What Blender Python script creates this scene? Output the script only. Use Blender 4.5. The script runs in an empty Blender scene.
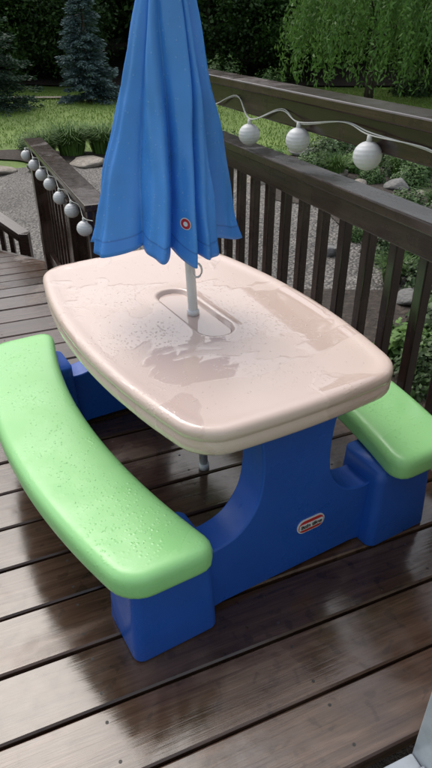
import bpy, bmesh, math, random
import numpy as np
from mathutils import Vector, Matrix
from mathutils.bvhtree import BVHTree
from mathutils.geometry import tessellate_polygon
random.seed(7); R=np.random.default_rng(7)
D=bpy.data; C=bpy.context
# ------------------------------------------------------------------ helpers
def link(o,parent=None):
    C.scene.collection.objects.link(o)
    if parent: o.parent=parent
    return o
def empty(name,loc=(0,0,0),rz=0):
    o=D.objects.new(name,None); o.location=loc; o.rotation_euler=(0,0,rz); o.empty_display_size=.1
    return link(o)
def mesh(name,v,f,mat=None,parent=None,smooth=False,loc=(0,0,0),rz=0,attr=None):
    me=D.meshes.new(name)
    v=np.asarray(v,dtype=float)
    me.from_pydata(v.tolist(),[],f if isinstance(f,list) else f.tolist())
    if attr:
        for k,(dom,val) in attr.items():
            a=me.attributes.new(k,'FLOAT',dom); a.data.foreach_set('value',np.asarray(val,dtype=np.float32))
    me.update()
    if smooth: me.polygons.foreach_set('use_smooth',[True]*len(me.polygons))
    if mat: me.materials.append(mat)
    o=D.objects.new(name,me); o.location=loc; o.rotation_euler=(0,0,rz)
    return link(o,parent)
def bevel(o,w,seg=2,ang=35):
    m=o.modifiers.new('b','BEVEL'); m.width=w; m.segments=seg; m.limit_method='ANGLE'; m.angle_limit=math.radians(ang); return o
def boxes(name,lst,mat,parent=None,bw=.004,rz=0,loc=(0,0,0)):
    V=[];F=[];A=[]
    for (x0,x1,y0,y1,z0,z1) in lst:
        b=len(V)
        V+=[(x0,y0,z0),(x1,y0,z0),(x1,y1,z0),(x0,y1,z0),(x0,y0,z1),(x1,y0,z1),(x1,y1,z1),(x0,y1,z1)]
        F+=[[b,b+3,b+2,b+1],[b+4,b+5,b+6,b+7],[b,b+1,b+5,b+4],[b+1,b+2,b+6,b+5],[b+2,b+3,b+7,b+6],[b+3,b,b+4,b+7]]
        A+=[random.random()]*6
    o=mesh(name,V,F,mat,parent,rz=rz,loc=loc,attr={'rnd':('FACE',A)})
    if bw: bevel(o,bw,2)
    return o
def tube(pts,rad,n=8):
    pts=[Vector(p) for p in pts]; V=[];F=[]
    for i,p in enumerate(pts):
        d=(pts[min(i+1,len(pts)-1)]-pts[max(i-1,0)]).normalized()
        if abs(d.z)<.9: a=Vector((0,0,1)).cross(d).normalized()
        else: a=Vector((1,0,0)).cross(d).normalized()
        b=d.cross(a)
        r=rad[i] if hasattr(rad,'__len__') else rad
        for k in range(n):
            t=2*math.pi*k/n; V.append(tuple(p+a*r*math.cos(t)+b*r*math.sin(t)))
    for i in range(len(pts)-1):
        for k in range(n):
            F.append([i*n+k,i*n+(k+1)%n,(i+1)*n+(k+1)%n,(i+1)*n+k])
    F.append(list(range(n))[::-1]); F.append([(len(pts)-1)*n+k for k in range(n)])
    return V,F
def join(parts):
    V=[];F=[]
    for v,f in parts:
        b=len(V); V+=list(v); F+=[[i+b for i in q] for q in f]
    return V,F
# ------------------------------------------------------------------ materials
class NT:
    def __init__(s,name):
        s.m=D.materials.new(name); s.m.use_nodes=True; s.t=s.m.node_tree; s.n=s.t.nodes
        s.b=s.n['Principled BSDF']; s.tc=s.n.new('ShaderNodeTexCoord')
    def l(s,a,b): s.t.links.new(a,b)
    def map(s,scale=(1,1,1),src='Object'):
        m=s.n.new('ShaderNodeMapping'); m.inputs['Scale'].default_value=scale; s.l(s.tc.outputs[src],m.inputs['Vector']); return m.outputs[0]
    def noise(s,scale,detail=3,vec=None,rough=.55,dist=0):
        x=s.n.new('ShaderNodeTexNoise'); x.inputs['Scale'].default_value=scale; x.inputs['Detail'].default_value=detail
        x.inputs['Roughness'].default_value=rough; x.inputs['Distortion'].default_value=dist
        s.l(vec if vec else s.tc.outputs['Object'],x.inputs['Vector']); return x.outputs['Fac']
    def vor(s,scale,vec=None,feat='F1',out='Distance'):
        x=s.n.new('ShaderNodeTexVoronoi'); x.inputs['Scale'].default_value=scale; x.feature=feat
        s.l(vec if vec else s.tc.outputs['Object'],x.inputs['Vector']); return x.outputs[out]
    def ramp(s,fac,stops):
        r=s.n.new('ShaderNodeValToRGB'); e=r.color_ramp.elements
        while len(e)<len(stops): e.new(.5)
        for i,(p,c) in enumerate(stops):
            e[i].position=p; e[i].color=(c[0],c[1],c[2],1) if hasattr(c,'__len__') else (c,c,c,1)
        s.l(fac,r.inputs[0]); return r.outputs[0]
    def mix(s,f,a,b,mode='MIX'):
        m=s.n.new('ShaderNodeMix'); m.data_type='RGBA'; m.blend_type=mode
        for i,x in ((0,f),(6,a),(7,b)):
            if hasattr(x,'links'): s.l(x,m.inputs[i])
            else: m.inputs[i].default_value=x if i==0 else ((x[0],x[1],x[2],1) if hasattr(x,'__len__') else (x,x,x,1))
        return m.outputs[2]
    def math(s,op,a,b=0,c=None):
        m=s.n.new('ShaderNodeMath'); m.operation=op
        for i,x in enumerate((a,b) if c is None else (a,b,c)):
            if hasattr(x,'links'): s.l(x,m.inputs[i])
            else: m.inputs[i].default_value=x
        return m.outputs[0]
    def attr(s,name):
        a=s.n.new('ShaderNodeAttribute'); a.attribute_name=name; return a.outputs['Fac']
    def bump(s,h,strength=.3,dist=.01):
        b=s.n.new('ShaderNodeBump'); b.inputs['Strength'].default_value=strength; b.inputs['Distance'].default_value=dist
        s.l(h,b.inputs['Height']); s.l(b.outputs[0],s.b.inputs['Normal'])
    def set(s,**k):
        names={'col':'Base Color','rough':'Roughness','spec':'Specular IOR Level','coat':'Coat Weight','coatr':'Coat Roughness','metal':'Metallic'}
        for a,v in k.items():
            i=s.b.inputs[names[a]]
            if hasattr(v,'links'): s.l(v,i)
            else: i.default_value=(v[0],v[1],v[2],1) if hasattr(v,'__len__') else v
        return s.m

def wood(name,c1,c2,c3,wet=True,wetr=.30,lo=.36,hi=.50,drop=.15):
    t=NT(name)
    rnd=t.attr('rnd')
    off=t.n.new('ShaderNodeCombineXYZ'); t.l(t.math('MULTIPLY',rnd,37.0),off.inputs[0]); t.l(t.math('MULTIPLY',rnd,11.0),off.inputs[2])
    va=t.n.new('ShaderNodeVectorMath'); va.operation='ADD'; t.l(t.tc.outputs['Object'],va.inputs[0]); t.l(off.outputs[0],va.inputs[1])
    mp=t.n.new('ShaderNodeMapping'); mp.inputs['Scale'].default_value=(1.6,26,26); t.l(va.outputs[0],mp.inputs['Vector'])
    g=t.noise(2.2,6,mp.outputs[0],.62,.6)
    mp2=t.n.new('ShaderNodeMapping'); mp2.inputs['Scale'].default_value=(4,120,120); t.l(va.outputs[0],mp2.inputs['Vector'])
    g2=t.noise(2,2,mp2.outputs[0],.6)
    col=t.ramp(g,[(.25,c1),(.5,c2),(.78,c3)])
    col=t.mix(.5,col,t.ramp(g2,[(.3,.42),(.7,1.0)]),'MULTIPLY')
    col=t.mix(1.0,col,t.ramp(rnd,[(0,.74),(1,1.15)]),'MULTIPLY')
    if wet:
        big=t.noise(2.6,4,None,.6,.5)
        wetm=t.ramp(big,[(lo,0.0),(hi,1.0)])
        col=t.mix(wetm,col,t.mix(1.0,col,(.60,.55,.54),'MULTIPLY'))
        sp=t.noise(26,2,None,.5,.5)
        col=t.mix(1.0,col,t.ramp(sp,[(.60,1.0),(.66,.68)]),'MULTIPLY')
        r=t.math('MULTIPLY_ADD',wetm,-drop,wetr+.06)
        r=t.math('MULTIPLY_ADD',sp,.16,t.math('SUBTRACT',r,.08))
        t.set(col=col,rough=r,spec=.7)
        h=t.math('MULTIPLY_ADD',g2,.35,g)
        h=t.math('MULTIPLY',h,t.math('MULTIPLY_ADD',wetm,-.6,1.0))
        t.bump(h,.32,.003)
    else:
        t.set(col=col,rough=.42); t.bump(g,.35,.004)
    return t.m
M={}
M['deck']=wood('deck_wood',(.060,.034,.023),(.130,.078,.052),(.215,.138,.094),drop=.22)
M['rail']=wood('rail_wood',(.030,.017,.013),(.064,.038,.029),(.11,.068,.053))
M['skirt']=wood('skirt_wood',(.02,.012,.01),(.04,.024,.018),(.07,.04,.03),False)

def plastic(name,col,dark=.9,rough=.34,drops=True):
    t=NT(name)
    big=t.noise(5,3)
    c=t.mix(1.0,col,t.ramp(big,[(.3,dark),(.7,1.0)]),'MULTIPLY')
    r=t.ramp(t.noise(7,4,None,.6,.4),[(.40,rough+.12),(.60,rough-.12)])
    t.set(col=c,rough=r,spec=.5)
    if drops:
        d=t.ramp(t.vor(95),[(.12,1.0),(.34,0.0)])
        msk=t.ramp(big,[(.45,0.0),(.6,1.0)])
        t.bump(t.math('MULTIPLY_ADD',t.math('MULTIPLY',d,msk),1.0,t.math('MULTIPLY',t.noise(60,2),.25)),.40,.0012)
    return t.m
GREEN=(.30,.65,.255); BEIGE=(.70,.555,.485)
M['green']=plastic('green_plastic',GREEN,.95,.34)
M['blue']=plastic('blue_plastic',(.014,.10,.48),.8,.36)
t=NT('beige_plastic')
wn=t.noise(4.2,3,None,.5,.5)
vl=t.n.new('ShaderNodeVectorMath'); vl.operation='LENGTH'; mpz=t.map((1.25,.85,0)); t.l(mpz,vl.inputs[0])
near=t.math('MULTIPLY',t.math('MAXIMUM',t.math('SUBTRACT',.20,vl.outputs['Value']),0.0),.75)
wn=t.math('ADD',wn,near)
wet=t.ramp(wn,[(.50,0.0),(.525,1.0)])
c=t.mix(wet,BEIGE,(.665,.515,.445))
c=t.mix(.5,c,t.ramp(t.noise(9,3),[(.3,.95),(.7,1.0)]),'MULTIPLY')
t.set(col=c,rough=t.math('MULTIPLY_ADD',wet,-.29,.33),spec=t.math('MULTIPLY_ADD',wet,.35,.55))
d=t.ramp(t.vor(110),[(.10,1.0),(.33,0.0)]); msk=t.ramp(t.noise(6,1),[(.42,0.0),(.6,1.0)])
h=t.math('MULTIPLY_ADD',t.math('MULTIPLY',d,msk),.8,t.math('MULTIPLY',wet,1.0))
t.bump(h,.5,.0012); M['beige']=t.m
t=NT('blue_fabric')
h=t.attr('hem')
c=t.mix(1.0,(.085,.375,.95),t.ramp(t.noise(9,3),[(.3,.86),(.7,1.04)]),'MULTIPLY')
c=t.mix(t.ramp(h,[(.955,0.0),(.957,1.0)]),c,(.075,.33,.88))
c=t.mix(t.ramp(h,[(.9555,0.0),(.9565,.8),(.9595,.8),(.9605,0.0)]),c,(.04,.18,.6))
spots=t.ramp(t.vor(75),[(.06,1.0),(.18,0.0)])
c=t.mix(t.math('MULTIPLY',spots,.30),c,(.46,.70,.98))
t.set(col=c,rough=t.ramp(t.noise(16,3),[(.35,.44),(.65,.26)]),spec=.65)
cr=t.noise(1.0,3,t.map((34,34,3.5)),.5,.5)
hh=t.math('MULTIPLY_ADD',spots,.3,cr); t.bump(hh,.32,.006)
tr=t.n.new('ShaderNodeBsdfTranslucent'); t.l(c,tr.inputs[0]); ms=t.n.new('ShaderNodeMixShader'); ms.inputs[0].default_value=.25
t.l(t.b.outputs[0],ms.inputs[1]); t.l(tr.outputs[0],ms.inputs[2]); t.l(ms.outputs[0],t.n['Material Output'].inputs[0])
M['fabric']=t.m
def simple(name,col,rough=.5,var=.15,scale=20,metal=0):
    t=NT(name); c=t.mix(1.0,col,t.ramp(t.noise(scale,3),[(.3,1-var),(.7,1+var*.3)]),'MULTIPLY')
    t.set(col=c,rough=rough,metal=metal); return t.m
M['white']=simple('white_plastic',(.72,.73,.74),.3,.06)
M['pole']=simple('white_pole',(.74,.76,.78),.28,.08)
M['red']=simple('red_print',(.50,.03,.03),.35,.05)
M['cable']=simple('white_cable',(.62,.63,.60),.5,.1)
M['dark']=simple('dark_metal',(.03,.028,.026),.5,.2)
M['alu']=simple('aluminium_door_frame',(.45,.49,.53),.25,.2)
M['siding']=simple('house_siding',(.38,.36,.32),.6,.12,6)
M['dropb']=simple('water_bead_on_beige',(.74,.61,.54),.05,.03)
M['dropg']=simple('water_bead_on_green',(.34,.68,.30),.05,.03)
t=NT('white_globe'); c=t.mix(1.0,(.72,.73,.74),t.ramp(t.noise(40,3),[(.3,.88),(.7,1.0)]),'MULTIPLY'); t.set(col=c,rough=.42)
wv=t.n.new('ShaderNodeTexWave'); wv.bands_direction='Z'; wv.inputs['Scale'].default_value=26; wv.inputs['Distortion'].default_value=.6; t.l(t.tc.outputs['Object'],wv.inputs['Vector'])
t.bump(wv.outputs['Fac'],.3,.002); M['globe']=t.m
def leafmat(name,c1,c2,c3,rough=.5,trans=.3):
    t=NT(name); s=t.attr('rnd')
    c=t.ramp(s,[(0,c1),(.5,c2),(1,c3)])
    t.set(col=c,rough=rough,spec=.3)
    if trans>0:
        tr=t.n.new('ShaderNodeBsdfTranslucent'); t.l(c,tr.inputs[0]); ms=t.n.new('ShaderNodeMixShader'); ms.inputs[0].default_value=trans
        t.l(t.b.outputs[0],ms.inputs[1]); t.l(tr.outputs[0],ms.inputs[2]); t.l(ms.outputs[0],t.n['Material Output'].inputs[0])
    return t.m
M['leafdark']=leafmat('dark_leaves',(.018,.042,.012),(.042,.085,.022),(.08,.15,.035),.5,0)
M['leafmid']=leafmat('green_leaves',(.03,.07,.016),(.06,.125,.03),(.11,.20,.05),.5,0)
M['willow']=leafmat('willow_leaves',(.06,.13,.03),(.11,.22,.05),(.19,.32,.09),.5,.3)
M['spruceblue']=leafmat('blue_spruce_needles',(.035,.065,.068),(.08,.13,.135),(.17,.24,.24),.6,0)
M['sprucedark']=leafmat('dark_spruce_needles',(.012,.03,.02),(.028,.058,.036),(.055,.10,.055),.6,0)
M['grass']=leafmat('grass_blades',(.04,.09,.015),(.075,.15,.03),(.13,.23,.05),.5,0)
M['lawnblade']=leafmat('lawn_blades',(.11,.18,.028),(.155,.245,.04),(.21,.30,.06),.6,0)
M['purple']=leafmat('purple_leaves',(.03,.012,.03),(.06,.025,.06),(.10,.05,.11),.5,0)
t=NT('bark'); c=t.ramp(t.noise(8,3,t.map((4,4,.8))),[(.3,(.02,.014,.01)),(.7,(.07,.05,.038))]); t.set(col=c,rough=.85); M['bark']=t.m
t=NT('lawn'); c=t.ramp(t.noise(.5,4),[(.3,(.10,.165,.028)),(.55,(.14,.22,.038)),(.75,(.17,.245,.052))])
c=t.mix(1.0,c,t.ramp(t.noise(25,4),[(.3,.65),(.7,1.2)]),'MULTIPLY'); t.set(col=c,rough=.8); M['lawn']=t.m
t=NT('mulch'); nz=t.noise(14,5,None,.7); c=t.ramp(nz,[(.3,(.02,.015,.011)),(.55,(.055,.04,.03)),(.75,(.12,.09,.065))]); t.set(col=c,rough=.8); t.bump(nz,1,.05); M['mulch']=t.m
t=NT('gravel'); vn=t.n.new('ShaderNodeTexVoronoi'); vn.inputs['Scale'].default_value=30; t.l(t.tc.outputs['Object'],vn.inputs['Vector'])
c=t.mix(1.0,t.ramp(vn.outputs['Color'],[(.1,(.12,.11,.10)),(.5,(.20,.18,.16)),(.9,(.31,.28,.25))]),t.ramp(vn.outputs['Distance'],[(.3,1.0),(.7,.35)]),'MULTIPLY')
c=t.mix(1.0,c,t.ramp(t.noise(1.5,4),[(.3,.55),(.7,1.05)]),'MULTIPLY')
t.set(col=c,rough=.5); t.bump(vn.outputs['Distance'],1,-.02); M['gravel']=t.m
def rockmat(name,a,b):
    t=NT(name); nz=t.noise(5,6,None,.65); c=t.ramp(nz,[(.3,a),(.7,b)]); t.set(col=c,rough=.6); t.bump(nz,.7,.06); return t.m
M['rock']=rockmat('tan_rock',(.18,.15,.12),(.42,.37,.31))
M['rock2']=rockmat('grey_rock',(.12,.12,.12),(.30,.29,.27))

# ------------------------------------------------------------------ deck (local p along boards, q across)
RZ=math.atan2(.395,.919)
def dl(p,q,z=0): return Vector((.919*p-.395*q,.395*p+.919*q,z))
def clip(poly,q):
    xs=[]
    for i in range(len(poly)):
        (a,b),(c,d)=poly[i],poly[(i+1)%len(poly)]
        if (b<=q<d) or (d<=q<b): xs.append(a+(c-a)*(q-b)/(d-b))
    return (min(xs),max(xs)) if len(xs)>=2 else None
def boards(name,poly,q0,q1,z,parent,bw=.138,gap=.007,th=.036,off=0):
    V=[];F=[];A=[]; q=q0+off; c=.004; screws=[]
    while q<q1-.02:
        a,b=q,min(q+bw,q1-.001)
        ra,rb=clip(poly,a+1e-4),clip(poly,b-1e-4)
        if ra and rb:
            dz=random.uniform(-.0012,.0012)
            z_=z+dz
            sec=[(a,z_-th),(a,z_-c),(a+c,z_),(b-c,z_),(b,z_-c),(b,z_-th)]
            cut=random.choice([None,None,random.uniform(-1.6,-.9)])
            rng=[(None,None)] if cut is None else [(None,cut-.002),(cut+.002,None)]
            for (lo,hi) in rng:
                base=len(V); L=[];Rr=[]
                for (qq,zz) in sec:
                    f=(qq-a)/(b-a); l=ra[0]+(rb[0]-ra[0])*f; r=ra[1]+(rb[1]-ra[1])*f
                    L.append((l if lo is None else lo,qq,zz)); Rr.append((r if hi is None else hi,qq,zz))
                V+=L+Rr; rr=random.random()
                for k in range(6):
                    k2=(k+1)%6; F.append([base+k,base+k2,base+6+k2,base+6+k][::-1]); A.append(rr)
                F.append([base+k for k in range(6)]); F.append([base+6+k for k in range(6)][::-1]); A+=[rr,rr]
            for pj in np.arange(-2.8,1.2,.41):
                if ra[0]+.05<pj<ra[1]-.03:
                    for qq in (a+.028,b-.028): screws.append((pj+random.uniform(-.006,.006),qq+random.uniform(-.004,.004),z_+.0006))
        q+=bw+gap
    o=mesh(name,V,F,M['deck'],parent,rz=RZ,attr={'rnd':('FACE',A)})
    bm=bmesh.new(); bm.from_mesh(o.data); bmesh.ops.recalc_face_normals(bm,faces=bm.faces); bm.to_mesh(o.data); bm.free()
    SV=[];SF=[]
    for s in screws:
        b0=len(SV); SV+=[(s[0]+.0035*math.cos(k*math.pi/4),s[1]+.0035*math.sin(k*math.pi/4),s[2]) for k in range(8)]; SF.append([b0+k for k in range(8)])
    if SV: mesh(name+'_screws',SV,SF,M['dark'],parent,rz=RZ)
    return o
deck=empty('wooden_deck')
PR=1.24
main=[(-3.2,.43),(PR,.43),(PR,3.0),(-3.2,3.0)]
boards('deck_boards',main,.43,3.0,0,deck)
ZL=-.585; ZG=-1.05
low=[(-3.2,3.5),(.68,3.5),(.68,4.87),(-.3,6.2),(-3.2,6.2)]
boards('lower_deck_boards',low,3.5,6.2,ZL,deck)
boards('step_tread_1',[(-3.2,3.03),(.68,3.03),(.68,3.28),(-3.2,3.28)],3.03,3.3,-.195,deck,bw=.12)
boards('step_tread_2',[(-3.2,3.29),(.68,3.29),(.68,3.55),(-3.2,3.55)],3.29,3.55,-.39,deck,bw=.12)
boxes('deck_frame',[(-3.2,PR-.02,3.001,3.026,-.24,-.04),(-3.2,.66,3.27,3.286,-.40,-.24),(-3.2,.66,3.545,3.56,-.62,-.43),
   (PR-.002,PR+.024,.43,3.0,-.24,-.003),(.682,.706,3.55,4.86,ZL-.2,ZL-.003)]
   +[(x,x+.04,.45,2.99,-.22,-.045) for x in np.arange(-3,1.2,.41)]
   +[(x,x+.09,y,y+.09,ZG-.1,-.24) for x in (-2.8,-.8,1.1) for y in (.6,2.85)]
   +[(.56,.65,y,y+.09,ZG-.1,ZL-.04) for y in (3.7,4.7)],M['skirt'],deck,.003,rz=RZ)
a=dl(.68,4.87);b=dl(-.3,6.2); d=(b-a).normalized(); nrm=Vector((d.y,-d.x,0))
V=[];
for p0 in (a,b):
    for off in (.002,.026):
        for z in (ZL-.2,ZL-.003): V.append(tuple(p0+nrm*off+Vector((0,0,z))))
mesh('lower_deck_fascia',V,[[0,1,5,4],[2,6,7,3],[1,3,7,5],[0,4,6,2],[0,2,3,1],[4,5,7,6]],M['skirt'],deck)
boxes('garden_steps',[(.72,1.22,3.03,3.30,-.24,-.20),(.72,1.22,3.31,3.58,-.48,-.44),(.72,1.22,3.59,3.86,-.74,-.70)],M['deck'],deck,.004,rz=RZ)
boxes('garden_step_stringers',[(.70,.74,3.03,3.86,-1.05,-.745),(1.2,1.24,3.03,3.86,-1.05,-.745)],M['skirt'],deck,.003,rz=RZ)

# railing right
rl=empty('deck_railing')
P0=1.19
boxes('upper_rail',[(.45,3.06,-(P0+.02),-(P0-.02),.825,.913),(.43,3.09,-(P0+.075),-(P0-.055),.915,.947)],M['rail'],rl,.005,rz=RZ+math.pi/2)
boxes('middle_rail',[(.45,3.06,-(P0+.02),-(P0-.022),.588,.665),(.45,3.06,-(P0+.055),-(P0-.05),.667,.700)],M['rail'],rl,.005,rz=RZ+math.pi/2)
boxes('bottom_rail',[(.45,3.0,-(P0+.02),-(P0-.02),.05,.12)],M['rail'],rl,.005,rz=RZ+math.pi/2)
def uprights(name,lst,parent):
    L=[]
    for (p0,p1,q0,q1,z0,z1) in lst: L.append((z0,z1,q0,q1,-p1,-p0))
    o=boxes(name,L,M['rail'],parent,.004)
    o.matrix_world=Matrix(((0,-.395,-.919,0),(0,.919,-.395,0),(1,0,0,0),(0,0,0,1)))
    return o
uprights('balusters',[(P0+.021,P0+.056,q-.019,q+.019,.03,.666) for q in np.arange(.6,2.96,.140)],rl)
uprights('posts',[(P0-.045,P0+.045,3.0,3.09,-.2,.914),(P0-.045,P0+.045,.44,.498,0.002,.914)],rl)
rl2=empty('deck_railing')
P1=.63
boxes('top_rail',[(2.95,4.86,-(P1+.02),-(P1-.02),.27,.352),(2.93,4.93,-(P1+.07),-(P1-.06),.354,.388)],M['rail'],rl2,.005,rz=RZ+math.pi/2)
boxes('bottom_rail',[(3.56,4.80,-(P1+.02),-(P1-.02),ZL+.06,ZL+.14)],M['rail'],rl2,.005,rz=RZ+math.pi/2)
uprights('balusters',[(P1+.021,P1+.056,q-.018,q+.018,ZL+.03,.33) for q in np.arange(3.62,4.78,.135)]+[(P1+.021,P1+.058,q-.019,q+.019,-.35,.33) for q in np.arange(3.1,3.5,.135)],rl2)
uprights('posts',[(P1-.05,P1+.05,4.80,4.90,ZL+.002,.353),(P1-.045,P1+.045,2.96,2.998,.003,.353),(P1-.045,P1+.045,3.5,3.59,ZL+.002,.269)],rl2)
sr=empty('stair_railing')
pa=Vector((-2.6,5.95,-.17)); pb=Vector((-1.72,5.32,-.50))
d=(pb-pa)
def slab(pa,pb,w,h):
    d=(pb-pa).normalized(); s=Vector((-d.y,d.x,0)).normalized(); V=[]
    for p in (pa,pb):
        for a in (-w/2,w/2):
            for z in (-h,0): V.append(tuple(p+s*a+Vector((0,0,z))))
    return V,[[0,1,5,4],[2,6,7,3],[1,3,7,5],[0,4,6,2],[0,2,3,1],[4,5,7,6]]
parts=[slab(pa,pb,.12,.035),slab(pa-Vector((0,0,.036)),pb-Vector((0,0,.036)),.04,.08)]
for i in range(8):
    p=pa+d*(i+.5)/8; hh=p.z-.06; x,y=p.x,p.y
    parts.append(([(x+a,y+b,z) for z in (ZG,hh) for a,b in ((-.02,-.02),(.02,-.02),(.02,.02),(-.02,.02))],[[0,3,2,1],[4,5,6,7],[0,1,5,4],[1,2,6,5],[2,3,7,6],[3,0,4,7]]))
p=pb; parts.append(([(p.x+a,p.y+b,z) for z in (ZG,p.z+.0) for a,b in ((-.04,-.04),(.04,-.04),(.04,.04),(-.04,.04))],[[0,3,2,1],[4,5,6,7],[0,1,5,4],[1,2,6,5],[2,3,7,6],[3,0,4,7]]))
v,f=join(parts); o=mesh('stair_rail_frame',v,f,M['rail'],sr,attr={'rnd':('FACE',[.5]*len(f))}); bevel(o,.004)

# ------------------------------------------------------------------ string lights
sl=empty('string_lights')
def globe(loc,r,top):
    V=[];F=[];n=24;m=16; tx=random.uniform(-.12,.12); ty=random.uniform(-.12,.12)
    for i in range(m+1):
        ph=math.pi*i/m
        for k in range(n):
            th=2*math.pi*k/n; V.append((r*math.sin(ph)*math.cos(th),r*math.sin(ph)*math.sin(th),r*.96*math.cos(ph)))
    for i in range(m):
        for k in range(n): F.append([i*n+k,(i+1)*n+k,(i+1)*n+(k+1)%n,i*n+(k+1)%n])
    o=mesh('globe',V,F,M['globe'],sl,True,loc=loc); o.rotation_euler=(tx,ty,0)
    v,f=tube([(loc[0],loc[1],loc[2]+r*.9),(loc[0],loc[1],loc[2]+r*1.35)],[.009,.007],10)
    mesh('socket',v,f,M['cable'],sl,True)
    return Vector((loc[0],loc[1],loc[2]+r*1.35))
def cable(pts,r=.0020):
    P=[Vector(p) for p in pts]; out=[]
    for i in range(len(P)-1):
        p0=P[max(i-1,0)];p1=P[i];p2=P[i+1];p3=P[min(i+2,len(P)-1)]
        for k in range(8):
            t=k/8; out.append(.5*((2*p1)+(p2-p0)*t+(2*p0-5*p1+4*p2-p3)*t*t+(3*p1-p0-3*p2+p3)*t**3))
    out.append(P[-1]); v,f=tube(out,r,6); mesh('cable',v,f,M['cable'],sl,True)
pts=[]
pr=P0-.048
for i,(q,z) in enumerate([(2.72,.765),(2.32,.760),(1.937,.798),(1.532,.816),(1.14,.79),(.75,.80)]):
    g=dl(pr,q,z); tp=globe(g,.0425,0)
    pts.append(dl(pr+.02,q+.17,.885 if i%2 else .872)); pts.append(tp)
pts.append(dl(pr+.02,.55,.88))
cable(pts); cable([p+Vector((.004,.003,.006*math.sin(i*2.1))) for i,p in enumerate(pts)])
pts=[]
for q,z in [(2.98,.262),(3.28,.275),(3.62,.262),(3.94,.27),(4.26,.262),(4.56,.268),(4.93,.268)]:
    tp=globe(dl(P1-.06,q,z),.040,0); pts.append(dl(P1-.045,q-.14,.335)); pts.append(tp)
cable(pts)

# ------------------------------------------------------------------ picnic table
TR=math.radians(30.3); TC=(-.059,1.425,0)
tb=empty('picnic_table',TC,TR)
def rrect(hx,hy,r,n=10):
    P=[]
    for cx,cy,a0 in ((hx-r,hy-r,0),(-hx+r,hy-r,90),(-hx+r,-hy+r,180),(hx-r,-hy+r,270)):
        for k in range(n+1):
            a=math.radians(a0+90*k/n); P.append((cx+r*math.cos(a),cy+r*math.sin(a)))
    return P
def resample(P,N):
    P=np.array(P); Q=np.vstack([P,P[:1]]); seg=np.hypot(*np.diff(Q,axis=0).T); s=np.r_[0,np.cumsum(seg)]
    u=(np.arange(N)/N*s[-1])%s[-1]
    return np.c_[np.interp(u,s,Q[:,0]),np.interp(u,s,Q[:,1])]
def normals(P):
    d=np.roll(P,-1,0)-np.roll(P,1,0); n=np.c_[d[:,1],-d[:,0]]; return n/np.linalg.norm(n,axis=1)[:,None]
def start0(P):
    i=np.argmin(np.where(P[:,0]>0,abs(P[:,1]),9)); return np.roll(P,-i,0)
def captris(pts,base,up):
    F=[]
    for (a,b,c) in tessellate_polygon([[Vector((p[0],p[1],0)) for p in pts]]):
        A,B,Cc=pts[a],pts[b],pts[c]
        ar=(B[0]-A[0])*(Cc[1]-A[1])-(B[1]-A[1])*(Cc[0]-A[0])
        if abs(ar)<1e-10: continue
        t=[a,b,c] if (ar>0)==up else [a,c,b]
        F.append([base+i for i in t])
    return F
def loft(name,rings,mat,parent,tri=False):
    V=[];F=[];N=len(rings[0])
    for r in rings: V+=[tuple(x) for x in r]
    for i in range(len(rings)-1):
        for k in range(N): F.append([i*N+k,i*N+(k+1)%N,(i+1)*N+(k+1)%N,(i+1)*N+k])
    nside=len(F)
    if tri: F+=captris(rings[0],0,False)+captris(rings[-1],(len(rings)-1)*N,True)
    else: F.append(list(range(N))[::-1]); F.append([(len(rings)-1)*N+k for k in range(N)])
    o=mesh(name,V,F,mat,parent,True)
    if tri:
        for i in range(nside,len(F)): o.data.polygons[i].use_smooth=False
    return o
N=160
HX=.250
P=resample(rrect(HX,.492,.062),400); 
x,y=P[:,0].copy(),P[:,1].copy()
P[:,0]=x*(1+.272*(1-(y/.492)**2)); P[:,1]=y*(1+.028*(1-(x/HX)**2))
P=start0(resample(P,N)); nm=normals(P)
def ring(P,nm,d,z): q=P-nm*d; return np.c_[q,np.full(len(q),z)]
rings=[ring(P,nm,d,z) for d,z in [(.035,.460),(.012,.459),(.004,.462),(.001,.468),(.0,.486),(.003,.491),(.0035,.494),(.0,.497),(-.001,.506),(.001,.514),(.006,.5195),(.014,.5215),(.024,.5215),(.034,.5195),(.044,.518),(.06,.518)]]
ov=start0(resample(rrect(.046,.158,.0455,16),N))
on=normals(ov)
outer=rings[-1][:,:2]; rim=ov+on*.016
for f in (.2,.4,.6,.8): rings.append(np.c_[outer*(1-f)+rim*f,np.full(N,.518)])
for d,z in [(-.016,.518),(-.009,.5195),(-.003,.5195),(.001,.516),(.004,.508),(.009,.505),(.02,.5045)]: rings.append(np.c_[ov-on*d,np.full(N,z)])
loft('table_top',rings,M['beige'],tb)
t=NT('puddle'); t.set(col=(.61,.475,.41),rough=.03,spec=.8); M['puddle']=t.m
pw=ov-on*.007; mesh('recess_puddle',np.c_[pw,np.full(N,.5085)],[list(range(N))],M['puddle'],tb)
def bench(sign,name):
    P=np.array(resample(rrect(.104,.548,.052),400))
    P[:,0]=P[:,0]*(1+.02*(1-(P[:,1]/.548)**2))
    P[:,0]+=.335+.082*(1-(P[:,1]/.548)**2)
    P=resample(P,N)
    if sign<0: P=P.copy(); P[:,0]*=-1; P=P[::-1]
    nm=normals(P)
    rs=[ring(P,nm,d,z) for d,z in [(.03,.236),(.02,.236),(.006,.236),(.001,.240),(0,.248),(0,.270),(.003,.280),(.009,.287),(.018,.2903),(.026,.291),(.034,.291)]]
    loft(name,rs,M['green'],tb,tri=True)
bench(-1,'bench_seat_left'); bench(1,'bench_seat_right')
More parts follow.
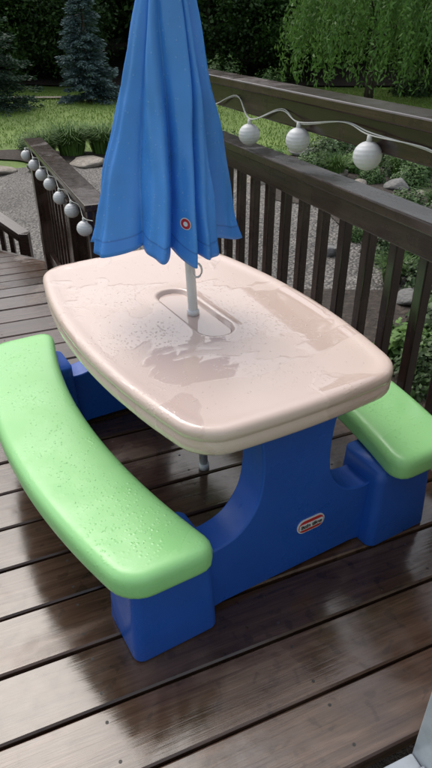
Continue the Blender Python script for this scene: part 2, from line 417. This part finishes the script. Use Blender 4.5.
def smoothpoly(K,n=6):
    out=[]
    for i in range(len(K)-1):
        p0=K[max(i-1,0)];p1=K[i];p2=K[i+1];p3=K[min(i+2,len(K)-1)]
        for k in range(n):
            t=k/n; out.append(tuple(.5*((2*p1[j])+(p2[j]-p0[j])*t+(2*p0[j]-5*p1[j]+4*p2[j]-p3[j])*t*t+(3*p1[j]-p0[j]-3*p2[j]+p3[j])*t**3) for j in (0,1)))
    out.append(K[-1]); return out
curve=smoothpoly([(.105,.464),(.094,.40),(.092,.33),(.105,.265),(.145,.212),(.20,.192),(.26,.195)])
def frame(sgn,name):
    rt=[(.19,.012),(.24,.004),(.38,.004),(.38,.20)]+curve[::-1]
    poly=[(-a,b) for a,b in rt[::-1]]+rt
    y0,y1=(-.470,-.385) if sgn<0 else (.385,.470)
    n=len(poly); V=[(a,y0,b) for a,b in poly]+[(a,y1,b) for a,b in poly]
    F=[list(range(n)),[n+k for k in range(n)][::-1]]+[[k,n+k,n+(k+1)%n,(k+1)%n] for k in range(n)]
    o=mesh(name,V,F,M['blue'],tb)
    bm=bmesh.new(); bm.from_mesh(o.data); bmesh.ops.recalc_face_normals(bm,faces=bm.faces); bm.to_mesh(o.data); bm.free()
    bevel(o,.014,4,50)
    o.data.polygons.foreach_set('use_smooth',[True]*len(o.data.polygons))
    o.modifiers.new('wn','WEIGHTED_NORMAL')
    for s in (-1,1):
        fy0,fy1=(-.512,-.352) if sgn<0 else (.352,.512)
        rs=[]
        for z,e in ((.001,.006),(.004,.001),(.008,0),(.10,.004),(.20,.009),(.234,.010)):
            p=np.array(rrect(.100-e,(fy1-fy0)/2-e,.022,5)); p[:,0]+=s*.322; p[:,1]+=(fy0+fy1)/2
            rs.append(np.c_[p,np.full(len(p),z)])
        loft(name+'_foot',rs,M['blue'],tb)
frame(-1,'leg_frame_near'); frame(1,'leg_frame_far')
boxes('underside_brace',[(-.05,.05,-.384,.384,.425,.4585)],M['blue'],tb,.01)
def plate(name,hx,hz,r,y,mat,cx,cz):
    p=rrect(hx,hz,r,8); V=[(cx+a,y,cz+b) for a,b in p]+[(cx+a,-.469,cz+b) for a,b in p]; n=len(p)
    F=[list(range(n)),[n+k for k in range(n)][::-1]]+[[k,n+k,n+(k+1)%n,(k+1)%n] for k in range(n)]
    return mesh(name,V,F,mat,tb)
bx,bz=.053,.143
plate('badge_border',.040,.0205,.0195,-.4722,M['white'],bx,bz)
plate('badge_face',.0365,.017,.0165,-.4735,M['red'],bx,bz)
plate('badge_band',.0345,.0085,.004,-.4742,M['white'],bx,bz)
tx=D.curves.new('badge_text','FONT'); tx.body='little tikes'; tx.size=.0155; tx.align_x='CENTER'; tx.align_y='CENTER'; tx.extrude=.0003; tx.offset=.0004
tx.materials.append(M['dark']); o=D.objects.new('badge_text',tx); o.location=(bx,-.4748,bz); o.rotation_euler=(math.pi/2,0,0); link(o,tb)
def drops(name,n,fn,parent,mat,smin=.0006,smax=.0023):
    V=[];F=[]
    for _ in range(n):
        x,y,z=fn(); r=smin+(smax-smin)*random.random()**2.5; b=len(V); h=r*.42; ex=random.uniform(.8,1.3)
        for (rr,zz) in ((1,0),(.85,.5),(.5,.85)):
            for k in range(8):
                a=k*math.pi/4; V.append((x+r*rr*ex*math.cos(a),y+r*rr*math.sin(a),z+h*zz))
        V.append((x,y,z+h)); 
        for i in range(2):
            for k in range(8): F.append([b+i*8+k,b+i*8+(k+1)%8,b+i*8+8+(k+1)%8,b+i*8+8+k])
        for k in range(8): F.append([b+16+k,b+16+(k+1)%8,b+24])
    mesh(name,V,F,mat,parent,True)
def ft():
    while True:
        y=random.uniform(-.43,.43); x=random.uniform(-.26,.26)
        if abs(x)<.18*(1+.335*(1-(y/.488)**2)) and not(abs(x)<.065 and abs(y)<.175): return x,y,.5181
drops('water_beads_top',800,ft,tb,M['dropb'])
def fb():
    y=random.uniform(-.48,.48); s=random.choice((-1,1)); x=s*(.335+.082*(1-(y/.548)**2)+random.uniform(-.055,.055)); return x,y,.2911
drops('water_beads_seat',1300,fb,tb,M['dropg'])

# ------------------------------------------------------------------ umbrella
um=empty('closed_patio_umbrella')
def pole(z): return Vector((-.036-.0445*z,1.423+.005*z,z))
v,f=tube([pole(0.001),pole(.02)],.016,16); mesh('pole_foot',v,f,M['pole'],um,True)
v,f=tube([pole(.018),pole(.75),pole(1.47)],.0125,20); mesh('pole',v,f,M['pole'],um,True)
v,f=tube([pole(.509),pole(.520),pole(.523)],[.016,.016,.013],20); mesh('pole_collar',v,f,M['white'],um,True)
v,f=tube([pole(.66),pole(.70)],.021,16); mesh('runner',v,f,M['white'],um,True)
nt=400;ml=80; V=[];F=[];H=[]
ztop=1.445; zhem=.710
rs=[(math.sin(k*12.9898)*43758.5453)%1 for k in range(16)]
NP=10
for j in range(ml+1):
    t=j/ml
    for k in range(nt):
        th=2*math.pi*k/nt
        tw=th+.35*(1-t)**1.2+.14*math.sin(3*th+t*4)+.06*math.sin(5*th-t*7)
        u=(tw*NP/(2*math.pi)+.35)%NP; i=int(u); fr=u-i
        s=fr**.5 if rs[i]>.35 else fr**1.9
        pl=abs(math.sin(math.pi*s))**.6
        amp=.42*(.35+.65*min(1,t*1.5))
        R0=.010+.173*t**1.12
        big=1+.22*((rs[i]*(1-fr)+rs[(i+1)%NP]*fr)-.5)*t
        r=R0*big*(1-amp*(1-pl)+.05*math.sin(2*math.pi*fr*2+4*t+6*rs[i])*t*pl+.02*math.sin(17*t+30*rs[i]+3*fr)*pl+.012*math.sin(31*t-7*fr+9*rs[i])*pl)
        c=pole(ztop-.745*t); ox=-.055*t**1.5; oy=-.015*t
        droop=.024*t*(pl-.5)+.014*(rs[(i+3)%NP]-.5)*t*pl
        x=c.x+ox+r*math.cos(th); y=c.y+oy+r*math.sin(th)*.86; z=ztop-(ztop-zhem)*t-droop
        V.append((x,y,z)); H.append(t)
for j in range(ml):
    for k in range(nt): F.append([j*nt+k,(j+1)*nt+k,(j+1)*nt+(k+1)%nt,j*nt+(k+1)%nt])
o=mesh('canopy',V,F,M['fabric'],um,True,attr={'hem':('POINT',H)})
sm=o.modifiers.new('s','SOLIDIFY'); sm.thickness=.0012; sm.offset=-1
v,f=tube([pole(1.44),pole(1.46),pole(1.49)],[.02,.018,.006],14); mesh('finial',v,f,M['white'],um,True)
bvh=BVHTree.FromPolygons([Vector(q) for q in V],F)
def decal(name,x,z,r,off,mat):
    n=24; vv=[]
    c,nn,_,_=bvh.ray_cast(Vector((x,.9,z)),Vector((0,1,0)))
    if c is None: return
    for rr in (0,.5,1):
        for k in range(n):
            a=2*math.pi*k/n; hit,nr,_,_=bvh.ray_cast(Vector((x+r*rr*math.cos(a),.9,z+r*rr*math.sin(a))),Vector((0,1,0)))
            if hit is None: hit=c
            vv.append((hit.x,hit.y-off,hit.z))
    ff=[[k,(k+1)%n,n+(k+1)%n,n+k] for k in range(n)]+[[n+k,n+(k+1)%n,2*n+(k+1)%n,2*n+k] for k in range(n)]
    mesh(name,vv,ff,mat,um,True)
decal('round_label_rim',-.066,.783,.0125,.0020,M['white']); decal('round_label_face',-.066,.783,.0105,.0030,M['red']); decal('round_label_band',-.066,.783,.005,.0040,M['white'])
q=pole(.645)
parts=[]
pts=[q+Vector((.018+.012*math.sin(a),-.02,-.0+.018*math.cos(a)-.01)) for a in np.linspace(0,2*math.pi,14)]
parts.append(tube(pts,.0028,6)); parts.append(tube([q+Vector((.016,-.02,.0)),q+Vector((.008,-.016,.05))],[.004,.004],6))
v,f=join(parts); mesh('tie_ring',v,f,M['white'],um,True)

# ------------------------------------------------------------------ house + door frame
hs=empty('house')
PJ=.568
boxes('door_sill',[(-1.5,PJ-.002,.335,.372,-.02,.022),(-1.5,PJ-.002,.374,.402,-.02,.010)],M['alu'],hs,.003,rz=RZ)
boxes('door_jamb',[(PJ,PJ+.018,.335,.404,-.02,2.08),(PJ+.02,PJ+.06,.335,.394,-.02,2.08),(-1.56,-1.502,.335,.402,-.02,2.08),(-1.56,PJ+.06,.335,.402,2.082,2.15)],M['alu'],hs,.003,rz=RZ)
boxes('wall_siding',[(PJ+.064,3.2,.30,.398+.006*(i%2),i*.12,(i+1)*.12-.003) for i in range(22)],M['siding'],hs,.004,rz=RZ)
boxes('foundation',[(-3.2,3.2,.28,.398,ZG-.1,-.045)],M['rock2'],hs,.004,rz=RZ)

# ------------------------------------------------------------------ terrain
def hgt(x,y):
    far=np.clip((np.hypot(x,y)-24)/40,0,1)
    return ZG+.05*np.sin(x*.4+1)*np.sin(y*.33)*np.clip((y-6)/6,0,1)+far**1.3*7.0+.25*far*np.sin(x*.3)
def hz1(x,y): return float(hgt(np.array(x),np.array(y)))
gx=np.concatenate([np.linspace(-160,-25,16),np.linspace(-23,23,70),np.linspace(25,160,16)])
gy=np.concatenate([np.linspace(-120,-10,10),np.linspace(-8,45,80),np.linspace(50,260,14)])
X,Y=np.meshgrid(gx,gy); Z=hgt(X,Y); nx=len(gx); V=np.c_[X.ravel(),Y.ravel(),Z.ravel()]
F=[[j*nx+i,j*nx+i+1,(j+1)*nx+i+1,(j+1)*nx+i] for j in range(len(gy)-1) for i in range(nx-1)]
mesh('lawn_ground',V,F,M['lawn'],None,True)
def patch(name,cx,cy,rx,ry,mat,dz,rot=0,wob=.15,seed=0):
    n=72; rr=np.random.default_rng(seed); ph=rr.uniform(0,6,5); V=[];F=[]
    rings=[.0,.25,.5,.75,1.0]
    for s in rings[1:]:
        for k in range(n):
            a=2*math.pi*k/n; r=1+wob*(math.sin(3*a+ph[0])+.6*math.sin(5*a+ph[1])+.35*math.sin(9*a+ph[2]))
            x=rx*r*s*math.cos(a);y=ry*r*s*math.sin(a)
            X=cx+x*math.cos(rot)-y*math.sin(rot);Y=cy+x*math.sin(rot)+y*math.cos(rot)
            V.append((X,Y,hz1(X,Y)+dz))
    for i in range(3):
        for k in range(n): F.append([i*n+k,i*n+(k+1)%n,(i+1)*n+(k+1)%n,(i+1)*n+k][::-1])
    V.append((cx,cy,hz1(cx,cy)+dz)); F+=[[k,(k+1)%n,4*n] for k in range(n)]
    return mesh(name,V,F,mat)
patch('gravel_path',-.6,7.0,6.0,4.0,M['gravel'],.012,.05,.05,1)
patch('garden_bed',3.9,10.2,3.6,2.1,M['mulch'],.020,.1,.1,2)
patch('garden_bed',4.2,6.0,2.6,3.6,M['mulch'],.030,.1,.1,3)
patch('garden_bed',-2.5,11.4,1.9,.6,M['mulch'],.028,-.1,.1,4)
patch('ground_under_deck',-.5,1.5,5.0,3.4,M['mulch'],.040,.4,.03,5)
patch('forest_floor',0,30.5,26,7.0,M['mulch'],.06,0,.04,6)
patch('tan_path',-7.4,20.6,3.2,.35,M['rock'],.05,.05,.1,8)
def rock(loc,s,seed,mat,flat=.55):
    rr=np.random.default_rng(seed); bm=bmesh.new(); bmesh.ops.create_icosphere(bm,subdivisions=3,radius=1)
    dirs=rr.normal(size=(18,3)); dirs/=np.linalg.norm(dirs,axis=1)[:,None]; cut=rr.uniform(.5,.92,18)
    for v in bm.verts:
        p=np.array(v.co)
        for d,c in zip(dirs,cut):
            e=p@d-c
            if e>0: p=p-d*e*.92
        v.co=Vector(p)
    me=D.meshes.new('rock'); bm.to_mesh(me); bm.free(); me.polygons.foreach_set('use_smooth',[True]*len(me.polygons)); me.materials.append(mat)
    o=D.objects.new('boulder',me); o.location=loc; o.scale=(s,s*rr.uniform(.7,1),s*flat); o.rotation_euler=(rr.uniform(-.15,.15),rr.uniform(-.15,.15),rr.uniform(0,6)); link(o)
ZGr=ZG+.02
ROCKS=[(2.1,9.2,.24,'rock',.5),(2.7,9.1,.27,'rock2',.5),(3.4,9.0,.22,'rock',.55),(1.4,8.9,.2,'rock2',.5),(4.1,9.2,.27,'rock',.5),
   (.7,9.6,.3,'rock',.4),(2.2,6.9,.22,'rock2',.5),(1.8,7.7,.3,'rock',.35),(3.0,7.6,.25,'rock2',.5),(2.6,8.3,.2,'rock',.5),(1.2,6.3,.16,'rock2',.5),
   (-2.2,10.9,.40,'rock',.22),(-1.5,10.8,.33,'rock',.22),(-2.9,10.5,.36,'rock2',.25),(-3.6,10.2,.4,'rock',.25),(-3.9,9.4,.3,'rock',.3),(-1.0,10.6,.3,'rock2',.25),(-2.4,9.9,.3,'rock2',.25),
   (2.9,12.2,.3,'rock',.4),(1.6,11.8,.3,'rock2',.4),(4.6,11.5,.3,'rock',.4),(-4.3,10.9,.45,'rock',.4),(.2,11.5,.4,'rock',.35),(3.8,8.1,.24,'rock',.5),(1.9,9.9,.25,'rock',.4),(1.7,5.0,.2,'rock2',.5),(2.1,7.3,.15,'rock',.5),(2.9,8.7,.15,'rock',.5),(3.8,9.7,.2,'rock2',.5)]
for i,(x,y,s,m,fl) in enumerate(ROCKS):
    rock((x,y,ZGr+s*fl*.3),s,i+20,M[m],fl)

# ------------------------------------------------------------------ vegetation
def quads(cen,axis,wid,L,W,mat,name,rnd):
    n=len(cen); L=np.broadcast_to(L,(n,))[:,None]; W=np.broadcast_to(W,(n,))[:,None]
    V=np.empty((n,4,3)); V[:,0]=cen-axis*L/2; V[:,1]=cen+wid*W/2; V[:,2]=cen+axis*L/2; V[:,3]=cen-wid*W/2
    me=D.meshes.new(name); nv=4*n
    me.vertices.add(nv); me.vertices.foreach_set('co',V.reshape(-1).astype(np.float32))
    me.loops.add(nv); me.loops.foreach_set('vertex_index',np.arange(nv,dtype=np.int32))
    me.polygons.add(n); me.polygons.foreach_set('loop_start',np.arange(0,nv,4,dtype=np.int32)); me.polygons.foreach_set('loop_total',np.full(n,4,dtype=np.int32))
    a=me.attributes.new('rnd','FLOAT','FACE'); a.data.foreach_set('value',np.clip(rnd,0,1).astype(np.float32))
    me.update(calc_edges=True); me.materials.append(mat); return me
def unit(a): return a/np.linalg.norm(a,axis=1)[:,None]
def put(me,name,parent=None,loc=(0,0,0),rz=0,s=1):
    o=D.objects.new(name,me); o.location=loc; o.rotation_euler=(0,0,rz); o.scale=(s,s,s); return link(o,parent)
def conifer(H,Rb,n,mat,seed,low=.04):
    r=np.random.default_rng(seed); nb=int(H*50)
    bu=low+(1-low)*r.random(nb)**1.25; bz=bu*H; ba=r.uniform(0,2*np.pi,nb); bl=Rb*(1-bu)**.85*r.uniform(.65,1.12,nb)+.05
    w=bl+.05; idx=r.choice(nb,n,p=w/w.sum()); s=r.random(n)**.7
    ang=ba[idx]; rad=bl[idx]*s
    droop=-.22*rad+.12*rad**2/Rb
    lat=r.normal(0,1,n)*(.05+.13*bl[idx]*(1-s*.7)); 
    cen=np.c_[rad*np.cos(ang)-lat*np.sin(ang),rad*np.sin(ang)+lat*np.cos(ang),bz[idx]+droop+r.normal(0,.03,n)-abs(lat)*.15]
    ax=unit(np.c_[np.cos(ang)-np.sign(lat)*.7*np.sin(ang),np.sin(ang)+np.sign(lat)*.7*np.cos(ang),r.normal(-.1,.3,n)]+r.normal(0,.2,(n,3)))
    wd=unit(np.cross(ax,r.normal(0,1,(n,3))))
    L=r.uniform(.07,.15,n); 
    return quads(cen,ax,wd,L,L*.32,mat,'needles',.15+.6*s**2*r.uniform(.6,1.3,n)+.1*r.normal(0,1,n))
def trunk(H,r0,seed,limbs=7,z0=.35,spread=.35):
    r=random.Random(seed); pts=[(r.uniform(-.04,.04)*H*.1*i,r.uniform(-.04,.04)*H*.1*i,H*i/8) for i in range(9)]
    parts=[tube(pts,[r0*(1-.85*i/8)+.01 for i in range(9)],10)]
    for k in range(limbs):
        i=int(8*(z0+(1-z0)*k/limbs)); p=Vector(pts[min(i,7)]); a=k*2.4+r.random(); L=H*spread*(1-.5*k/limbs)
        q=[p+Vector((math.cos(a)*L*s,math.sin(a)*L*s,L*.7*s**.8)) for s in (0,.3,.6,1)]
        rr=r0*(1-.85*i/8)*.5; parts.append(tube(q,[rr,rr*.7,rr*.45,rr*.15],7))
    return join(parts)
def broadleaf(H,Rx,nc,npc,mat,leaf,seed,z0=.25):
    r=np.random.default_rng(seed)
    d=unit(r.normal(0,1,(nc,3))); rad=r.uniform(.45,1.0,nc)**.6*r.uniform(.8,1.1,nc)
    cc=d*rad[:,None]*np.array([Rx,Rx,H*(1-z0)/2]); cc[:,2]+=H*(z0+(1-z0)/2)
    cs=r.uniform(.10,.22,nc)*Rx
    idx=np.repeat(np.arange(nc),npc); n=len(idx)
    off=r.normal(0,1,(n,3))*np.array([1,1,.65]); cen=cc[idx]+off*cs[idx][:,None]
    nrm=unit(np.array([0,0,1.0])+r.normal(0,.7,(n,3))); ax=unit(np.cross(nrm,r.normal(0,1,(n,3)))); wd=np.cross(nrm,ax)
    L=leaf*r.uniform(.6,1.3,n)
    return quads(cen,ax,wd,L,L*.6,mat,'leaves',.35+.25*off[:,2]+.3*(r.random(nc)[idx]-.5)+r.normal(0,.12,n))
def tree(name,loc,me,tr,rz=0,s=1):
    e=empty(name,loc,rz); e.scale=(s,s,s); put(me,'foliage',e)
    o=D.objects.new('trunk',tr); link(o,e); return e
def trmesh(*a,**k):
    v,f=trunk(*a,**k); me=D.meshes.new('trunk'); me.from_pydata([tuple(q) for q in v],[],f); me.materials.append(M['bark']); me.polygons.foreach_set('use_smooth',[True]*len(f)); return me
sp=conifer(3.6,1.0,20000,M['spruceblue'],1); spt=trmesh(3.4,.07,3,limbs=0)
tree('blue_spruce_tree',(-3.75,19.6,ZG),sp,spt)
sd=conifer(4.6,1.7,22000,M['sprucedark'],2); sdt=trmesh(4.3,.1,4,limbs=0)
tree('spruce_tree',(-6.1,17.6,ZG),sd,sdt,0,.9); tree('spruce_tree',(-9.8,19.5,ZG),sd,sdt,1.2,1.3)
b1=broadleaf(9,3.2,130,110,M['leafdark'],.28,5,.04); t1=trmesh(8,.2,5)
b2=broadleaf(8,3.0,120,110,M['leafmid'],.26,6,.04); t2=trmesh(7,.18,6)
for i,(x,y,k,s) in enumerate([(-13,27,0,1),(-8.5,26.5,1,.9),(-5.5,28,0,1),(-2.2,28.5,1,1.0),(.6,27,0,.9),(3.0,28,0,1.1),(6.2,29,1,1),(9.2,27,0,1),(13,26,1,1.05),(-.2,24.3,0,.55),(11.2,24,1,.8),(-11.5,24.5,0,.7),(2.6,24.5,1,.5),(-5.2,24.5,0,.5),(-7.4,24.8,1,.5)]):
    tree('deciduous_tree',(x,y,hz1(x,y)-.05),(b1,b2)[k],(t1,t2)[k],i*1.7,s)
r=np.random.default_rng(9); n=60000
ang=r.uniform(-1.1,1.1,n); rad=r.uniform(33,42,n); cx=np.sin(ang)*rad; cy=np.cos(ang)*rad
hz=9.5+2.0*np.sin(ang*17)+1.5*np.sin(ang*41+1); zz=hz*r.random(n)**.9
cen=np.c_[cx,cy,ZG+1+zz+r.normal(0,.3,n)]; nr=unit(np.array([0,-.4,.8])+r.normal(0,.7,(n,3))); ax=unit(np.cross(nr,r.normal(0,1,(n,3)))); wd=np.cross(nr,ax)
cl=.5+.5*np.sin(cx*1.3+np.sin(zz*1.7)*2)*np.sin(zz*1.1+cy)
L=r.uniform(.5,1.0,n)
tl=empty('tree_line'); put(quads(cen,ax,wd,L,L*.7,M['leafdark'],'foliage',.1+.7*cl*r.random(n)),'foliage',tl)
parts=[]
for i in range(40):
    a=-1.1+2.2*i/39+random.uniform(-.02,.02); rr=random.uniform(33,42); x,y=math.sin(a)*rr,math.cos(a)*rr
    parts.append(tube([(x,y,ZG),(x+.2,y,5),(x,y+.2,9)],[.25,.18,.06],7))
v,f=join(parts); mesh('trunks',v,f,M['bark'],tl,True)
def willow(seed,ns=480,per=42,H=4.6,Rx=2.2):
    r=np.random.default_rng(seed)
    a=r.uniform(0,2*np.pi,ns); rr=Rx*np.sqrt(r.random(ns)); z=H*(1-.35*(rr/Rx)**2)*r.uniform(.72,1.0,ns); ln=z*r.uniform(.35,.85,ns)
    s=np.tile(np.linspace(0,1,per),ns); i=np.repeat(np.arange(ns),per); n=len(s)
    out=rr[i]+.35*np.sin(s*1.6)*(.4+rr[i]/Rx)
    cen=np.c_[out*np.cos(a[i]),out*np.sin(a[i]),z[i]-ln[i]*s**1.15]+r.normal(0,.05,(n,3))
    ax=unit(np.array([0,0,-1.0])+r.normal(0,.65,(n,3))); wd=unit(np.cross(ax,r.normal(0,1,(n,3)))); L=r.uniform(.09,.19,n)
    return quads(cen,ax,wd,L,L*.34,M['willow'],'leaves',.25+.5*r.random(ns)[i]+r.normal(0,.15,n))
wl=willow(4); wt=trmesh(4.0,.13,9,limbs=9,z0=.4,spread=.4)
tree('weeping_willow_tree',(4.4,19.2,ZG),wl,wt,2.5); tree('weeping_willow_tree',(8.2,21,ZG),wl,wt,2,1.15)
def shrub(seed,R0,H,n,mat,leaf):
    r=np.random.default_rng(seed); d=unit(r.normal(0,1,(n,3))); d[:,2]=abs(d[:,2]); ra=r.uniform(.5,1,n)*(1+.22*np.sin(5*np.arctan2(d[:,1],d[:,0])+seed)*np.cos(4*d[:,2]))
    cen=d*ra[:,None]*np.array([R0,R0,H]); nr=unit(d+np.array([0,0,.5])+r.normal(0,.45,(n,3))); ax=unit(np.cross(nr,r.normal(0,1,(n,3)))); wd=np.cross(nr,ax)
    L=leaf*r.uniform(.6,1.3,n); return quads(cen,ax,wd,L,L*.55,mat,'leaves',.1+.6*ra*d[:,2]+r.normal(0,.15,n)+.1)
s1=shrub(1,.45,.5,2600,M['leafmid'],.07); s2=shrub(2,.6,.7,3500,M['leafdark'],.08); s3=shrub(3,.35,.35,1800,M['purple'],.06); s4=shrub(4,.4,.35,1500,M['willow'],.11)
PL=[(3.0,5.6,0,1),(2.55,5.1,3,1),(3.5,6.4,1,.9),(2.3,5.9,2,.8),(2.9,4.5,0,.9),(2.0,5.0,0,.6),(3.8,5.0,0,1.1),(2.35,10.4,3,.8),(3.2,10.1,0,.7),(4.1,10.6,1,.8),(1.5,10.2,0,.6),(5.0,10.2,3,.9),
     (2.7,11.3,1,.7),(3.7,11.6,0,.8),(1.0,11.0,3,.7),(5.6,11.2,1,.8),(3.6,8.4,0,.6),(2.2,8.3,3,.45),(4.6,8.6,0,.9),(-1.1,11.3,0,.5),(.2,12.2,0,.7),
     (-7.4,19.2,1,1.3),(-1.6,21.5,1,1.3),(0.2,21.8,1,1.5),(1.8,22,0,1.4),(2.6,17.4,0,.7),(6.3,21.4,1,1.2),(-9,21.5,1,1.5),(2.6,6.4,0,.6),(2.0,6.0,3,.6),(3.0,6.8,3,.8),
     (2.2,4.2,3,.8),(2.0,3.5,0,.8),(2.5,3.0,1,.8),(3.1,3.6,3,1),(2.7,7.2,0,.6),(3.3,7.4,3,.7),(2.4,7.6,1,.5),(3.9,7.3,0,.8),(2.4,9.6,0,.5),(3.0,9.5,3,.5),(4.6,9.6,1,.7),(1.9,10.9,1,.7),(3.2,10.8,1,.8),(4.4,11.3,0,.8),(1.2,9.7,3,.45),(1.6,6.8,0,.35),(1.5,8.2,0,.4),(.8,10.4,0,.55),(2.2,11.8,0,.8),(3.0,12.4,1,.9),
     (-3.5,12.1,1,.45),(-1.6,11.6,1,.5)]
rr_=random.Random(11)
while len(PL)<120:
    y=rr_.uniform(3.6,12.6); x=rr_.uniform(.24*y+.35,.50*y+1.0)
    if any((x-a[0])**2+(y-a[1])**2<(a[2]+.12)**2 for a in ROCKS): continue
    PL.append((x,y,rr_.choice([1,1,0,0,3,1,2]),rr_.uniform(.38,.75)))
for i,(x,y,k,s) in enumerate(PL):
    e=put((s1,s2,s3,s4)[k],'garden_shrub' if k!=3 else 'hosta_plant',None,(x,y,ZG+.01),i*1.3,s)
def tuft(seed,n,R0,H,w,mat,lean=.6):
    r=np.random.default_rng(seed); a=r.uniform(0,2*np.pi,n); b=R0*.35*np.sqrt(r.random(n)); h=H*r.uniform(.6,1.1,n); out=R0*r.uniform(.3,1.1,n)
    V=[];F=[];A=[]
    for i in range(n):
        dx,dy=math.cos(a[i]),math.sin(a[i]); b0=len(V)
        for j,s in enumerate((0,.35,.7,1)):
            rr=b[i]+out[i]*s**1.8; z=h[i]*(1-(1-s)**1.7)-.35*h[i]*s**3*lean; ww=w*(1-s*.92)/2
            V.append((rr*dx-ww*dy,rr*dy+ww*dx,z)); V.append((rr*dx+ww*dy,rr*dy-ww*dx,z))
        q=min(1,max(0,.5+.25*r.normal()))
        for j in range(3): F.append([b0+2*j,b0+2*j+1,b0+2*j+3,b0+2*j+2]); A.append(q)
    me=D.meshes.new('blades'); me.from_pydata(V,[],F); at=me.attributes.new('rnd','FLOAT','FACE'); at.data.foreach_set('value',np.array(A,dtype=np.float32)); me.materials.append(mat); return me
g1=tuft(1,700,.62,.62,.02,M['grass']); g2=tuft(2,300,.35,.45,.014,M['grass'])
for i,(x,y,s) in enumerate([(-2.65,11.7,1.0),(-2.1,11.9,.95),(-3.1,11.5,.8),(3.1,11.0,.7),(4.6,12.0,.9)]): put(g1,'ornamental_grass',None,(x,y,ZG),i,s)
for i,(x,y,s) in enumerate([(2.2,4.6,1),(2.7,6.3,1),(3.3,7.1,1),(1.9,9.9,1),(2.9,9.9,.9),(3.9,9.9,1),(-4.6,10.2,.8),(.4,10.8,1),(5.0,9.4,1.2),(1.7,5.5,.7),(1.55,12.2,1.0),(2.4,3.8,1),(1.9,7.0,.6),(2.9,8.0,.8)]): put(g2,'grass_clump',None,(x,y,ZG),i,s)
r=np.random.default_rng(3); n=50000; x=r.uniform(-9,10,n); y=r.uniform(12.2,23,n)
cen=np.c_[x,y,hgt(x,y)+.03]; ax=unit(np.array([0,0,1.0])+r.normal(0,.35,(n,3))); wd=unit(np.cross(ax,r.normal(0,1,(n,3)))); L=r.uniform(.045,.075,n)
put(quads(cen,ax,wd,L,L*.25,M['lawnblade'],'lawn_grass',r.random(n)*.6+.3*(.5+.5*np.sin(x*.9)*np.sin(y*.7))),'lawn_grass')
r=np.random.default_rng(5); n=60; pq=np.c_[r.uniform(-1.2,1.1,n),r.uniform(.6,2.9,n)]
cen=np.array([dl(p,q,.004) for p,q in pq]); aa=r.uniform(0,6,n); ax=np.c_[np.cos(aa),np.sin(aa),r.normal(0,.05,n)]; wd=np.c_[-np.sin(aa),np.cos(aa),r.normal(0,.05,n)]; L=r.uniform(.004,.013,n)
put(quads(cen,ax,wd,L,L*.5,M['mulch'],'leaf_debris',r.random(n)),'leaf_debris')

# ------------------------------------------------------------------ light, world, camera
el,az=math.radians(56),math.radians(-30)
w=D.worlds.new('World'); C.scene.world=w; w.use_nodes=True; nt_=w.node_tree; bg=nt_.nodes['Background']
sky=nt_.nodes.new('ShaderNodeTexSky'); sky.sky_type='NISHITA'; sky.sun_disc=False; sky.sun_elevation=el; sky.sun_rotation=az; sky.air_density=1.5; sky.dust_density=4
hsv=nt_.nodes.new('ShaderNodeHueSaturation'); hsv.inputs['Saturation'].default_value=.45; hsv.inputs['Value'].default_value=1.38
nt_.links.new(sky.outputs[0],hsv.inputs['Color']); nt_.links.new(hsv.outputs[0],bg.inputs[0]); bg.inputs[1].default_value=.15
s=D.lights.new('sun','SUN'); s.energy=.65; s.angle=math.radians(40); s.color=(1,.96,.91)
so=D.objects.new('sun',s); link(so)
dv=Vector((math.sin(az)*math.cos(el),math.cos(az)*math.cos(el),math.sin(el))); so.rotation_euler=dv.to_track_quat('Z','Y').to_euler(); so.location=(0,0,20)
cam=D.cameras.new('camera'); co=D.objects.new('camera',cam); link(co); C.scene.camera=co
co.location=(0,0,1.17); co.rotation_euler=(math.radians(90-31.5),0,0)
cam.sensor_fit='VERTICAL'; cam.sensor_height=24; cam.lens=24*603/768; cam.clip_start=.02; cam.clip_end=600
C.scene.view_settings.view_transform='Standard'; C.scene.view_settings.look='None'; C.scene.view_settings.exposure=0
